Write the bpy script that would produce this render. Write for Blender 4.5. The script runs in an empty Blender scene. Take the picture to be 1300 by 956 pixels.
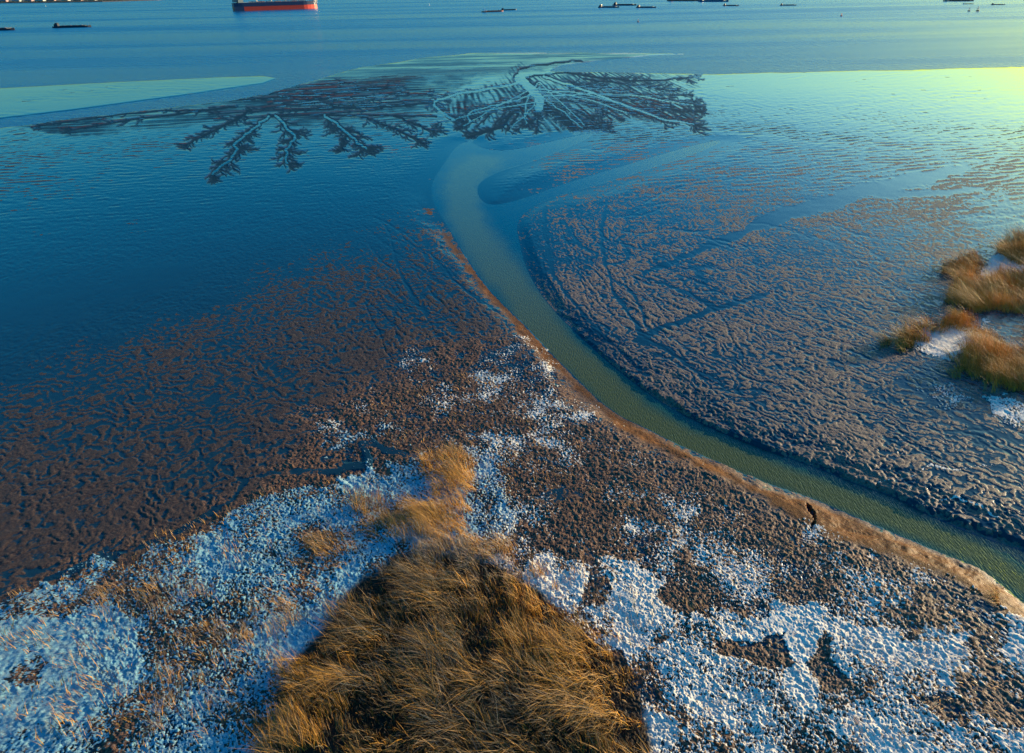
import bpy, math, random
import numpy as np
rng = np.random.default_rng(7); random.seed(7)
C = bpy.context.scene.collection
# ------------------------------------------------------------------ camera
H = 50.0; F = 867.0; CX, CY = 650.0, 433.0
PITCH = math.radians(27.6); ROLL = math.atan(0.02)
def rotm():
    # columns: camera right, up, back (world)
    r0 = np.array([1., 0, 0]); f = np.array([0, math.cos(PITCH), -math.sin(PITCH)])
    u0 = np.cross(r0, f)
    r = math.cos(ROLL)*r0 - math.sin(ROLL)*u0
    u = math.sin(ROLL)*r0 + math.cos(ROLL)*u0
    return r, u, f
RT, UP, FW = rotm()
def at(px, py, z=0.0):
    """survey point of the photograph -> world position on level z"""
    px = np.asarray(px, float); py = np.asarray(py, float)
    d = ((px-CX)/F)[..., None]*RT - ((py-CY)/F)[..., None]*UP + FW
    t = (z-H)/d[..., 2]
    p = d*t[..., None]; p[..., 2] += H
    return p
def survey(x, y, z):
    q = np.stack([x, y, z-H], -1)
    w = np.maximum(q @ FW, 1e-3)
    return CX+F*(q @ RT)/w, CY-F*(q @ UP)/w

cam = bpy.data.cameras.new('camera'); co = bpy.data.objects.new('camera', cam); C.objects.link(co)
from mathutils import Matrix, Vector
M = Matrix(((RT[0], UP[0], -FW[0], 0), (RT[1], UP[1], -FW[1], 0), (RT[2], UP[2], -FW[2], H), (0, 0, 0, 1)))
co.matrix_world = M
cam.sensor_width = 36; cam.lens = F/1300*36; cam.shift_y = -(478-433)/1300
cam.clip_start = 1; cam.clip_end = 80000
bpy.context.scene.camera = co

# ------------------------------------------------------------------ light
SUN_EL, SUN_AZ = math.radians(10.5), math.radians(62)
w = bpy.data.worlds.new("World"); bpy.context.scene.world = w; w.use_nodes = True
nt = w.node_tree; bg = nt.nodes['Background']
sky = nt.nodes.new('ShaderNodeTexSky'); sky.sky_type = 'NISHITA'; sky.sun_disc = False
sky.sun_elevation = SUN_EL; sky.sun_rotation = SUN_AZ
sky.air_density = 1.0; sky.dust_density = 1.6; sky.ozone_density = 2.0
hs = nt.nodes.new('ShaderNodeHueSaturation'); hs.inputs['Saturation'].default_value = 2.05
tint = nt.nodes.new('ShaderNodeMix'); tint.data_type = 'RGBA'; tint.blend_type = 'MULTIPLY'
tint.inputs[0].default_value = 1.0
nt.links.new(sky.outputs[0], hs.inputs['Color']); nt.links.new(hs.outputs[0], tint.inputs[6]); tint.inputs[7].default_value = (0.47, 0.84, 0.94, 1)
nt.links.new(tint.outputs[2], bg.inputs[0]); bg.inputs[1].default_value = 0.15
sl = bpy.data.lights.new('sun', 'SUN'); sl.energy = 4.8; sl.angle = math.radians(0.5); sl.color = (1.0, 0.77, 0.50)
so = bpy.data.objects.new('sun', sl); C.objects.link(so)
sd = Vector((math.sin(SUN_AZ)*math.cos(SUN_EL), math.cos(SUN_AZ)*math.cos(SUN_EL), math.sin(SUN_EL)))
so.rotation_euler = sd.to_track_quat('Z', 'Y').to_euler()
sc = bpy.context.scene
sc.view_settings.view_transform = 'Standard'; sc.view_settings.look = 'None'
sc.view_settings.gamma = 1; sc.view_settings.exposure = 0.95

# ------------------------------------------------------------------ helpers
def tag(o, label=None, cat=None, group=None, kind=None):
    if label: o['label'] = label
    if cat: o['category'] = cat
    if group: o['group'] = group
    if kind: o['kind'] = kind
    return o
def empty(name, loc, rz=0):
    o = bpy.data.objects.new(name, None); C.objects.link(o); o.location = loc; o.rotation_euler = (0, 0, rz)
    return o
def mesh_np(name, V, Fc, mat, parent=None, smooth=True, attrs=None):
    """V (n,3), Fc (m,4) or (m,3)"""
    me = bpy.data.meshes.new(name); n, k = Fc.shape
    me.vertices.add(len(V)); me.vertices.foreach_set('co', V.astype(np.float32).ravel())
    me.loops.add(n*k); me.loops.foreach_set('vertex_index', Fc.astype(np.int32).ravel())
    me.polygons.add(n); me.polygons.foreach_set('loop_start', np.arange(0, n*k, k, dtype=np.int32))
    me.polygons.foreach_set('use_smooth', np.full(n, smooth))
    me.update(calc_edges=True)
    for a, v in (attrs or {}).items():
        at_ = me.attributes.new(a, 'FLOAT', 'POINT'); at_.data.foreach_set('value', v.astype(np.float32).ravel())
    me.materials.append(mat)
    o = bpy.data.objects.new(name, me); C.objects.link(o)
    if parent: o.parent = parent
    return o
class MB:
    def __init__(s): s.v = []; s.f = []
    def box(s, c, d, tx=0.0, ty=0.0):   # tx, ty: top taper
        n = len(s.v)
        for z in (-1, 1):
            kx = 1-tx*(z > 0); ky = 1-ty*(z > 0)
            for a, b in ((-1, -1), (1, -1), (1, 1), (-1, 1)):
                s.v.append((c[0]+a*d[0]/2*kx, c[1]+b*d[1]/2*ky, c[2]+z*d[2]/2))
        s.f += [(n, n+3, n+2, n+1), (n+4, n+5, n+6, n+7)]+[(n+i, n+(i+1) % 4, n+4+(i+1) % 4, n+4+i) for i in range(4)]
        return s
    def cyl(s, p, q, r0, r1=None, k=10):
        r1 = r0 if r1 is None else r1
        p = Vector(p); q = Vector(q); d = (q-p).normalized(); a = d.orthogonal().normalized(); b = d.cross(a); n = len(s.v)
        for c, r in ((p, r0), (q, r1)):
            for i in range(k):
                t = 2*math.pi*i/k; s.v.append(tuple(c+a*math.cos(t)*r+b*math.sin(t)*r))
        s.f += [(n+i, n+(i+1) % k, n+k+(i+1) % k, n+k+i) for i in range(k)]
        s.f += [tuple(range(n+k-1, n-1, -1)), tuple(range(n+k, n+2*k))]
        return s
    def loft(s, secs):
        n = len(s.v); k = len(secs[0])
        for c in secs: s.v += [tuple(p) for p in c]
        for j in range(len(secs)-1):
            for i in range(k):
                s.f.append((n+j*k+i, n+j*k+(i+1) % k, n+(j+1)*k+(i+1) % k, n+(j+1)*k+i))
        s.f += [tuple(range(n+k-1, n-1, -1)), tuple(range(n+(len(secs)-1)*k, n+len(secs)*k))]
        return s
    def build(s, name, mat, parent=None):
        me = bpy.data.meshes.new(name); me.from_pydata(s.v, [], s.f); me.update(); me.materials.append(mat)
        o = bpy.data.objects.new(name, me); C.objects.link(o)
        if parent: o.parent = parent
        return o
def copy_tree(o, parent=None):
    c = o.copy(); C.objects.link(c)
    if parent: c.parent = parent
    for ch in list(o.children): copy_tree(ch, c)
    return c

# ------------------------------------------------------------------ noise tiles
def spectrum(n, fn, seed):
    r = np.random.default_rng(seed); a = np.fft.rfft2(r.standard_normal((n, n)))
    ky = np.fft.fftfreq(n)[:, None]; kx = np.fft.rfftfreq(n)[None, :]
    t = np.fft.irfft2(a*fn(kx, ky), s=(n, n)); t -= t.mean(); return (t/t.std()).astype(np.float32)
NT = 2048; DT = 0.075
def ridge_f(lam, sx, sy):
    k0 = DT/lam
    return lambda kx, ky: np.exp(-((np.abs(ky)-k0)/(sy*k0))**2-(kx/(sx*k0))**2)
def ring_f(lam, s):
    k0 = DT/lam
    return lambda kx, ky: np.exp(-((np.hypot(kx, ky)-k0)/(s*k0))**2)
T_ridge = spectrum(NT, ridge_f(1.15, .45, .5), 1)
T_ring = spectrum(NT, ring_f(1.35, .40), 2)
T_lab = spectrum(NT, lambda kx, ky: np.exp(-((np.hypot(kx*1.35, ky)-DT/1.4)/(.42*DT/1.4))**2), 12)
T_big = spectrum(NT, lambda kx, ky: 1/(np.hypot(kx, ky)+1/700)**1.9*(np.hypot(kx, ky) < .3), 31)
T_fbm = spectrum(1024, lambda kx, ky: 1/(np.hypot(kx, ky)+1/512)**1.55*(np.hypot(kx, ky) < .25), 3)
T_fine = spectrum(1024, lambda kx, ky: np.exp(-((np.hypot(kx, ky)-.10)/.07)**2), 4)
def samp(t, x, y, ds):
    n = t.shape[0]; x = x/ds; y = y/ds
    i = np.floor(x); j = np.floor(y); a = (x-i).astype(np.float32); b = (y-j).astype(np.float32)
    i = i.astype(np.int64) % n; j = j.astype(np.int64) % n; i1 = (i+1) % n; j1 = (j+1) % n
    return (t[j, i]*(1-a)+t[j, i1]*a)*(1-b)+(t[j1, i]*(1-a)+t[j1, i1]*a)*b
def sstep(x, a, b):
    t = np.clip((x-a)/(b-a), 0, 1); return t*t*(3-2*t)

# ------------------------------------------------------------------ survey rasters (u 0.. , v 0..)
U0, V0, UW, VH = -300, 40, 1900, 1020
ru, rv = np.meshgrid(np.arange(U0, U0+UW, dtype=np.float32), np.arange(V0, V0+VH, dtype=np.float32))
def rs(m, u, v):
    x = np.clip(u-U0, 0, UW-1.001); y = np.clip(v-V0, 0, VH-1.001)
    i = x.astype(int); j = y.astype(int); a = x-i; b = y-j
    return (m[j, i]*(1-a)+m[j, i+1]*a)*(1-b)+(m[j+1, i]*(1-a)+m[j+1, i+1]*a)*b
def seg_dist(x, y, p, q):
    dx, dy = q[0]-p[0], q[1]-p[1]; L = dx*dx+dy*dy+1e-9
    t = np.clip(((x-p[0])*dx+(y-p[1])*dy)/L, 0, 1)
    return np.hypot(x-p[0]-t*dx, y-p[1]-t*dy), t
def sdf(poly, x, y):
    """positive inside"""
    d = np.full(x.shape, 1e9, np.float32); ins = np.zeros(x.shape, bool)
    n = len(poly)
    for i in range(n):
        p, q = poly[i], poly[(i+1) % n]
        d = np.minimum(d, seg_dist(x, y, p, q)[0])
        c = (p[1] > y) != (q[1] > y)
        with np.errstate(divide='ignore', invalid='ignore'):
            xx = (q[0]-p[0])*(y-p[1])/((q[1]-p[1]) or 1e-9)+p[0]
        ins ^= c & (x < xx)
    return np.where(ins, d, -d)
def chaikin(P, n=2, closed=False):
    P = [tuple(map(float, p)) for p in P]
    for _ in range(n):
        Q = [] if closed else [P[0]]
        m = len(P) if closed else len(P)-1
        for i in range(m):
            a, b = P[i], P[(i+1) % len(P)]
            Q += [tuple(.75*s+.25*t for s, t in zip(a, b)), tuple(.25*s+.75*t for s, t in zip(a, b))]
        if not closed: Q.append(P[-1])
        P = Q
    return P
wob = samp(T_fbm, ru, rv*1.6, 1.7)      # edge wobble for hand drawn limits
wob2 = samp(T_fbm, ru+311, rv*1.6+97, .55)
def pmask(poly, soft=6, wb=5, wb2=0):
    return sstep(sdf(poly, ru, rv)+wob*wb+wob2*wb2, -soft, soft)
def table(us, vs, T):
    T = np.array(T, np.float32)
    iu = np.clip(np.interp(ru, us, np.arange(len(us))), 0, len(us)-1.001)
    iv = np.clip(np.interp(rv, vs, np.arange(len(vs))), 0, len(vs)-1.001)
    i = iu.astype(int); j = iv.astype(int); a = iu-i; b = iv-j
    a = a*a*(3-2*a)*.5+a*.5; b = b*b*(3-2*b)*.5+b*.5
    return (T[j, i]*(1-a)+T[j, i+1]*a)*(1-b)+(T[j+1, i]*(1-a)+T[j+1, i+1]*a)*b
# film level against the ripple pattern
US = [0, 100, 200, 300, 400, 500, 600, 700, 800, 900, 1000, 1100, 1200, 1300]
VS = [80, 130, 170, 210, 250, 300, 350, 400, 450, 500, 550, 600, 700, 1000]
FT = [
 [3.0]*14,
 [2.6, 2.5, 2.2, 2.0, 1.5, 1.2, 1.4, 1.2, 1.2, 2.0, 2.4, 2.4, 2.4, 2.4],
 [1.5, 1.3, 1.3, 1.7, 1.6, 1.3, 3.0, 1.4, 1.2, 1.4, 1.5, 1.5, 1.4, 1.2],
 [1.4, 1.3, 1.3, 1.6, 2.2, 1.9, 3.0, 1.0, 0.8, 0.9, 0.7, 0.6, 0.4, 0.2],
 [1.4, 1.4, 1.5, 1.9, 2.3, 1.9, 3.0, 0.7, 0.5, 0.35, 0.3, 0.1, -.1, 0.0],
 [1.6, 1.7, 1.9, 2.1, 1.9, 1.2, 0.6, 0.6, 0.4, 0.4, 0.3, 0.1, 0.1, 0.3],
 [1.9, 2.1, 2.4, 1.2, 0.6, 0.3, 0.0, 0.1, 0.1, 0.0, -.2, -.3, 0.0, 0.4],
 [2.6, 1.9, 0.5, 0.1, -.1, -.2, -.3, -.3, -.2, -.3, -.5, -.4, 0.0, 0.3],
 [1.9, 0.2, -.1, -.2, -.3, -.5, -.8, -.6, -.5, -.5, -.6, -.4, 0.0, 0.1],
 [0.3, -.1, -.2, -.3, -.4, -.8, -1.1, -1.1, -.7, -.6, -.6, -.4, -.2, 0.0],
 [0.0, -.2, -.2, -.4, -.7, -1.1, -1.2, -1.3, -1.3, -.8, -.6, -.5, -.4, -.3],
 [-.1, -.3, -.4, -.6, -1.0, -1.2, -1.3, -1.3, -1.3, -1.2, -.7, -.6, -.5, -.4],
 [-.4, -.9, -1.1, -1.2, -1.3, -1.3, -1.3, -1.3, -1.3, -1.3, -1.3, -1.3, -1.0, -.6],
 [-1.2]*14]
film = table(US, VS, FT) + wob*.16
# general level of the ground (m)
ZT_V = [60, 100, 170, 250, 350, 450, 550, 650, 750, 900]
base = table([0, 1300], ZT_V, [[.04, .04], [.07, .07], [.15, .15], [.28, .28], [.42, .45], [.55, .6], [.68, .75], [.8, .9], [.95, 1.0], [1.1, 1.1]])
# ---- creek
LEFT = [(596, 178), (578, 186), (566, 205), (550, 228), (547, 245), (553, 263), (569, 288), (592, 327), (623, 371), (665, 411), (700, 449), (735, 483), (762, 510), (790, 530), (815, 541), (855, 562), (896, 580), (969, 613), (1031, 632), (1092, 659), (1140, 679), (1185, 698), (1242, 721), (1269, 740), (1300, 767), (1400, 830), (1600, 930)]
RIGHT = [(1600, 805), (1400, 742), (1300, 700), (1242, 682), (1169, 651), (1138, 632), (1085, 615), (1031, 592), (969, 571), (892, 540), (835, 510), (777, 465), (735, 427), (696, 388), (669, 346), (658, 304), (655, 285), (668, 266), (700, 250), (760, 234), (830, 212), (880, 196), (925, 176), (885, 183), (800, 208), (720, 232), (660, 254), (622, 262), (606, 250), (606, 232), (635, 216), (665, 208), (715, 190), (764, 166), (715, 176), (650, 192), (615, 190)]
creek_px = chaikin(LEFT+RIGHT, 2, True)
P_ = at([p[0] for p in creek_px], [p[1] for p in creek_px]); creek_w = [(a, b) for a, b in P_[:, :2]]
# ---- land against sea
LAND = [(-900, 235), (-300, 196), (0, 162), (170, 141), (290, 128), (340, 118), (400, 101), (455, 85), (545, 71), (600, 66), (850, 67), (905, 68.3), (823, 71.5), (760, 78), (712, 84), (700, 90), (804, 92), (905, 93), (1100, 88.3), (1300, 84), (1600, 77), (2300, 62), (2300, 2400), (-900, 2400)]
land = sdf(LAND, ru, rv)
BAR = [(-900, 150), (-300, 122), (0, 111), (130, 104), (280, 97), (335, 95.5), (355, 99), (335, 107), (240, 121), (100, 140), (0, 152), (-300, 190), (-900, 245)]
bar = sdf(BAR, ru, rv)
# ---- tidal gullies drawn as branching lines
gul = np.zeros((VH*3 if False else 1, 1))
GS = 3; GU0, GV0, GU1, GV1 = 0, 60, 960, 240
G = np.zeros(((GV1-GV0)*GS, (GU1-GU0)*GS), np.float32)      # gully
B = np.zeros_like(G)                                        # bright water in the trunk
def draw(p, q, w0, w1, arr, val=1.0):
    pad = max(w0, w1)+1.5
    x0, x1 = sorted((p[0], q[0])); y0, y1 = sorted((p[1], q[1]))
    i0 = max(int((x0-pad-GU0)*GS), 0); i1 = min(int((x1+pad-GU0)*GS)+1, arr.shape[1])
    j0 = max(int((y0-pad-GV0)*GS), 0); j1 = min(int((y1+pad-GV0)*GS)+1, arr.shape[0])
    if i1 <= i0 or j1 <= j0: return
    yy, xx = np.mgrid[j0:j1, i0:i1]; xx = xx/GS+GU0; yy = yy/GS+GV0
    d, t = seg_dist(xx, yy, p, q); wd = w0+(w1-w0)*t
    m = np.clip(1-(d-wd*.5)/.95, 0, 1)*val
    arr[j0:j1, i0:i1] = np.maximum(arr[j0:j1, i0:i1], m)
rg = random.Random(5)
def dendrite(p, ang, L, wd, depth):
    n = max(3, int(L/3)); s = L/n
    for i in range(n):
        ang += rg.uniform(-.16, .16)
        q = (p[0]+math.cos(ang)*s, p[1]+math.sin(ang)*s*.62)
        w2 = wd*(1-.65/n)
        draw(p, q, wd, w2, G, 1 if depth else .8)
        if depth and rg.random() < .75:
            sg = rg.choice((-1, 1))
            dendrite(q, ang+sg*rg.uniform(.4, .9), L*rg.uniform(.3, .55), max(.4, wd*.65), depth-1)
        p = q; wd = max(w2, .25)
def trunk(P, w0, w1, spread=0.8, L=16, dens=1.0, depth=2, bright=0, sides=(-1, 1)):
    P = chaikin(P, 2); P = [P[0]]+[(p[0]+rg.uniform(-2.2, 2.2), p[1]+rg.uniform(-.9, .9)) for p in P[1:-1]]+[P[-1]]
    n = len(P)-1
    for i in range(n):
        a = w0+(w1-w0)*i/n; b = w0+(w1-w0)*(i+1)/n
        draw(P[i], P[i+1], a, b, G)
        if bright: draw(P[i], P[i+1], a*bright, b*bright, B)
        ang = math.atan2((P[i+1][1]-P[i][1])/.62, P[i+1][0]-P[i][0])
        if L and i > n*.15 and rg.random() < dens:
            for sg in sides:
                if rg.random() < .92: dendrite(P[i], ang+sg*rg.uniform(.3, .95)*spread, L*rg.uniform(.5, 1.5), max(.65, a*.33), depth)
    if L:
        for k in range(5): dendrite(P[-1], ang+rg.uniform(-.7, .7), L*.9, max(.7, w1*.4), depth)
trunk([(341, 147), (325, 160), (312, 172), (297, 182), (301, 192), (287, 207), (270, 221)], 5, 5, L=17, dens=.9, bright=.35)
trunk([(350, 147), (366, 163), (376, 177), (363, 187), (365, 207)], 5, 4, L=15, dens=.9, bright=.4)
trunk([(412, 146), (425, 155), (442, 169), (452, 180), (465, 188)], 4.5, 4, L=17, dens=1, bright=.4)
trunk([(442, 169), (436, 180), (434, 190)], 3, 3, L=9, dens=1)
trunk([(318, 140), (300, 150), (275, 163), (240, 182)], 3.4, 1.5, L=13, dens=.9)
trunk([(300, 135), (240, 143), (180, 150), (90, 165)], 3, 1.4, L=11, dens=.6)
trunk([(240, 140), (170, 143), (100, 152), (50, 160)], 1.5, 1.2, L=9, dens=.5)
trunk([(345, 147), (400, 145), (470, 147), (554, 148)], 2.6, 1.5, L=0)
trunk([(455, 147), (480, 157), (505, 165), (531, 179)], 2.6, 1.5, L=12, dens=.8)
trunk([(500, 147), (525, 158), (550, 166)], 2.2, 1.5, L=11, dens=.8)
trunk([(380, 130), (450, 134), (520, 134), (560, 128)], 2, 1.3, L=10, dens=.5)
trunk([(290, 128), (350, 124), (420, 118), (500, 110)], 1.8, 1.2, L=12, dens=.5)
trunk([(340, 132), (400, 126), (470, 122), (540, 120)], 1.6, 1.2, L=10, dens=.5)
trunk([(735, 84), (700, 87), (672, 90), (659, 96), (662, 104), (677, 114), (684, 124), (685, 137)], 15, 12, L=0, bright=.68)
for k in range(26):
    t_ = k/25; ex = 578+t_*320+rg.uniform(-32, 10); ey = 160-34*max(0, (t_-.55)/.45)**1.3+rg.uniform(-8, 5); bx = 683+rg.uniform(-5, 6); by = rg.uniform(104, 134)
    mx = (bx+ex)/2+rg.uniform(-12, 12); my = (by+ey)/2-rg.uniform(3, 12)
    trunk([(bx, by), (mx, my), (ex, ey)], 2.4, .8, L=8, dens=.8, depth=1, bright=.35 if k % 3 == 0 else 0)
for k in range(10):
    bx = rg.uniform(430, 560); by = rg.uniform(104, 140)
    trunk([(bx, by), (bx-rg.uniform(50, 110), by+rg.uniform(0, 8)), (bx-rg.uniform(130, 190), by+rg.uniform(6, 18))], 1.6, .7, L=8, dens=.5, depth=1)
trunk([(677, 119), (655, 127), (631, 133), (592, 142), (596, 154)], 4, 2.5, L=14, dens=.9, bright=.3)
trunk([(681, 130), (650, 142), (638, 161), (604, 171)], 4, 2.5, L=14, dens=1)
trunk([(685, 135), (680, 145), (672, 156)], 3.5, 2.5, L=10, dens=1)
trunk([(686, 132), (705, 146), (735, 155), (760, 162)], 4, 2.5, L=15, dens=1)
trunk([(690, 136), (710, 150), (725, 160)], 3, 2.5, L=11, dens=1)
trunk([(662, 104), (625, 112), (592, 117), (562, 124), (550, 130), (556, 141), (577, 152)], 3, 2.5, L=10, dens=.6, bright=.7)
trunk([(690, 97), (727, 110), (765, 122), (804, 138), (845, 152), (881, 158)], 4.5, 2, L=14, dens=.9, bright=.45)
trunk([(804, 138), (840, 140), (870, 141), (892, 142)], 3, 1.5, L=11, dens=.9)
trunk([(765, 122), (772, 135), (758, 148)], 3, 2, L=12, dens=1)
trunk([(727, 110), (760, 112), (800, 118), (850, 128), (880, 133)], 2, 1.5, L=12, dens=.7)
trunk([(720, 92), (770, 100), (820, 104), (880, 98)], 2, 1.2, L=11, dens=.6)
trunk([(740, 100), (800, 108), (850, 113)], 1.5, 1.2, L=11, dens=.5)
def gs(arr, u, v):
    x = np.clip((u-GU0)*GS, 0, arr.shape[1]-1.01); y = np.clip((v-GV0)*GS, 0, arr.shape[0]-1.01)
    i = x.astype(int); j = y.astype(int); a = x-i; b = y-j
    r = (arr[j, i]*(1-a)+arr[j, i+1]*a)*(1-b)+(arr[j+1, i]*(1-a)+arr[j+1, i+1]*a)*b
    return np.where((u > GU0) & (u < GU1-1) & (v > GV0) & (v < GV1-1), r, 0)
# ---- runnels on the right flat and thin lines (survey px, width px)
RUN = np.zeros(ru.shape, np.float32)
RILL = np.zeros(ru.shape, np.float32)
def line(P, w0, w1, val=1, jit=3, arr=None, soft=1.3):
    arr = RUN if arr is None else arr
    P = chaikin(P, 1); Q = [P[0]]
    for a, b in zip(P[:-1], P[1:]):
        n = max(1, int(math.hypot(b[0]-a[0], b[1]-a[1])/9))
        for k in range(1, n+1): Q.append((a[0]+(b[0]-a[0])*k/n+rg.uniform(-jit, jit)*.5, a[1]+(b[1]-a[1])*k/n+rg.uniform(-jit, jit)*.35))
    n = len(Q)-1
    for i in range(n):
        p, q = Q[i], Q[i+1]; a = w0+(w1-w0)*i/n
        x0, x1 = sorted((p[0], q[0])); y0, y1 = sorted((p[1], q[1])); pad = a+4
        i0, i1 = int(max(x0-pad-U0, 0)), int(min(x1+pad-U0, UW)); j0, j1 = int(max(y0-pad-V0, 0)), int(min(y1+pad-V0, VH))
        s = np.s_[j0:j1, i0:i1]
        d, t = seg_dist(ru[s], rv[s], p, q); ww = a*(1+.35*wob2[s]+.3*wob[s])
        arr[s] = np.maximum(arr[s], np.clip(1-(d-ww*.5)/soft, 0, 1)*val)
line([(1225, 212), (1150, 231), (1090, 243), (1040, 260), (1000, 270), (940, 297), (880, 322), (818, 346)], 15, 6, jit=5)
line([(975, 372), (930, 385), (890, 398), (850, 412), (810, 430)], 2.5, 4, jit=5)
line([(1090, 243), (1150, 248), (1250, 240)], 5, 3, jit=5)
line([(770, 255), (762, 300), (768, 335), (776, 352), (780, 375), (805, 405), (815, 430)], 2.2, 2.4, val=.9)
line([(768, 335), (790, 335), (800, 322)], 4, 2)
line([(776, 352), (800, 368), (818, 395), (820, 415)], 2, 1.8, val=.8)
line([(690, 258), (694, 300), (698, 340), (720, 375), (760, 420), (815, 470)], 2, 2, val=.8)
line([(715, 280), (735, 310), (758, 322)], 1.5, 1.5, val=.7)
line([(805, 348), (860, 366), (905, 388)], 2, 2, val=.8)
line([(815, 430), (850, 445), (880, 470), (905, 480)], 3, 2, val=.8)
line([(500, 320), (510, 350), (530, 385), (540, 400)], 2, 1.5, val=.7)
line([(545, 320), (570, 350), (600, 375), (640, 400)], 1.8, 1.5, val=.7)
line([(1135, 482), (1180, 505), (1220, 535), (1290, 560)], 5, 4, val=.7, jit=6)
line([(300, 610), (350, 600), (420, 598), (470, 590)], 13, 9, val=1, jit=5)
line([(470, 590), (460, 560), (500, 575), (540, 580)], 7, 7, val=1, jit=5)
line([(60, 735), (110, 715), (200, 690), (290, 640), (310, 610)], 8, 10, val=1, jit=5)
line([(690, 640), (710, 625), (730, 630)], 16, 10, val=.9, jit=5)
line([(745, 700), (752, 730), (765, 745), (800, 760)], 10, 12, val=.9, jit=5)
line([(640, 560), (700, 590), (780, 600)], 3, 3, val=.6, jit=5)
# ---- snow and ice cover
SN = np.full(ru.shape, -4.0, np.float32)
def cover(poly, val, soft=14, wb=12, wb2=3):
    m = pmask(poly, soft, wb, wb2); np.copyto(SN, SN*(1-m)+val*m)
cover([(330, 560), (420, 500), (520, 455), (600, 430), (680, 440), (745, 500), (800, 545), (850, 570), (960, 625), (1060, 665), (1180, 720), (1290, 780), (1700, 960), (1300, 990), (600, 820), (560, 700), (600, 580), (480, 560), (380, 590)], -1.05, 30, 18)
cover([(600, 560), (660, 530), (740, 550), (900, 620), (990, 680), (1010, 740), (900, 760), (760, 680), (640, 660), (600, 600)], -.78, 40, 22)
cover([(640, 560), (740, 600), (800, 680), (850, 710), (760, 700), (690, 690), (640, 640)], -1.3, 12, 12)
cover([(1000, 660), (1150, 715), (1240, 770), (1150, 790), (1000, 740)], -.35, 20, 12)
cover([(890, 700), (960, 700), (1000, 740), (960, 770), (880, 760)], -.2, 14, 12)
cover([(-320, 830), (-100, 800), (0, 762), (30, 742), (100, 714), (160, 690), (250, 652), (330, 622), (400, 606), (480, 590), (520, 580), (600, 560), (640, 640), (660, 720), (480, 1000), (-320, 1050)], -.02, 9, 9, 5)
cover([(40, 770), (110, 745), (220, 720), (330, 720), (300, 760), (190, 790), (100, 800)], -.55, 10, 10)
cover([(300, 665), (400, 640), (470, 650), (420, 700), (330, 700)], .0, 10, 10)
cover([(180, 780), (300, 740), (420, 720), (420, 800), (330, 860), (200, 866)], -.25, 12, 10)
ice_poly = [(-320, 850), (0, 800), (60, 790), (130, 778), (175, 790), (190, 830), (185, 870), (120, 900), (0, 920), (-320, 960)]
cover(ice_poly, 2.2, 6, 6)
cover([(10, 850), (40, 832), (60, 840), (40, 862), (15, 866)], -.5, 8, 9)
cover([(380, 790), (400, 745), (450, 700), (520, 680), (590, 688), (640, 705), (700, 735), (700, 760), (620, 740), (540, 720), (470, 740), (420, 790)], .3, 8, 6, 3)
SNOW_R = [(665, 727), (700, 705), (738, 721), (748, 755), (770, 748), (769, 709), (804, 713), (854, 740), (832, 757), (850, 771), (900, 775), (977, 788), (985, 770), (1031, 765), (1069, 782), (1146, 805), (1192, 794), (1208, 771), (1235, 778), (1300, 784), (1700, 850), (1700, 1060), (780, 1060), (800, 860), (770, 820), (720, 770)]
cover(SNOW_R, .62, 3.5, 5, 4)
cover([(790, 768), (832, 745), (852, 778), (838, 805), (800, 800), (770, 780)], 2.4, 5, 5)
cover([(985, 785), (1030, 770), (1046, 800), (1040, 860), (1060, 900), (1000, 900), (1000, 830)], 2.4, 5, 5)
cover([(1080, 795), (1150, 812), (1230, 800), (1300, 815), (1300, 835), (1150, 835), (1090, 820)], 1.8, 10, 8)
cover([(1040, 850), (1100, 830), (1170, 850), (1200, 880), (1050, 900)], .3, 18, 10)
cover([(1225, 815), (1260, 800), (1275, 815), (1245, 830)], -.6, 8, 6)
cover([(845, 830), (900, 845), (990, 855), (1000, 900), (820, 910)], .25, 10, 8)
cover([(815, 812), (858, 800), (852, 815), (830, 826)], -2.5, 3, 4)
cover([(900, 812), (940, 822), (969, 823), (985, 809), (1002, 842), (954, 834), (915, 828)], -2.5, 3, 4)
cover([(1032, 842), (1048, 800), (1058, 845), (1072, 870), (1050, 872)], -1.5, 3, 4)
cover([(1150, 395), (1185, 402), (1225, 410), (1260, 425), (1250, 450), (1210, 463), (1175, 458), (1150, 440), (1165, 420)], .9, 5, 6)
cover([(1248, 345), (1262, 328), (1300, 335), (1300, 350), (1262, 350)], 1.3, 3, 3)
cover([(1238, 500), (1262, 495), (1320, 520), (1400, 560), (1310, 545), (1260, 525)], .9, 6, 5)
cover([(1140, 470), (1250, 480), (1230, 540), (1160, 510)], -1.3, 14, 8)
cover([(1060, 330), (1230, 330), (1180, 400), (1130, 460), (1050, 420)], -1.9, 24, 10)
cover([(1000, 540), (1280, 560), (1300, 640), (1200, 640), (1060, 560)], -2.0, 24, 10)
FO = np.zeros(ru.shape, np.float32)
0 and line([(933, 385), (963, 398), (1001, 403), (1027, 415), (1083, 426)], .4, .35, jit=9, arr=FO)
0 and line([(920, 460), (982, 462), (1030, 470), (1072, 477), (1130, 478)], .5, .5, jit=9, arr=FO)
line([(1115, 609), (1169, 603), (1173, 590), (1223, 596), (1269, 590)], .9, .8, jit=8, arr=FO)
line([(1172, 636), (1200, 628), (1240, 640), (1270, 655)], .8, .8, jit=9, arr=FO)
0 and line([(960, 545), (1000, 560), (1060, 575), (1110, 600)], .5, .6, jit=10, arr=FO)
0 and line([(905, 535), (930, 545), (965, 562)], .6, .6, jit=5, arr=FO)
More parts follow.
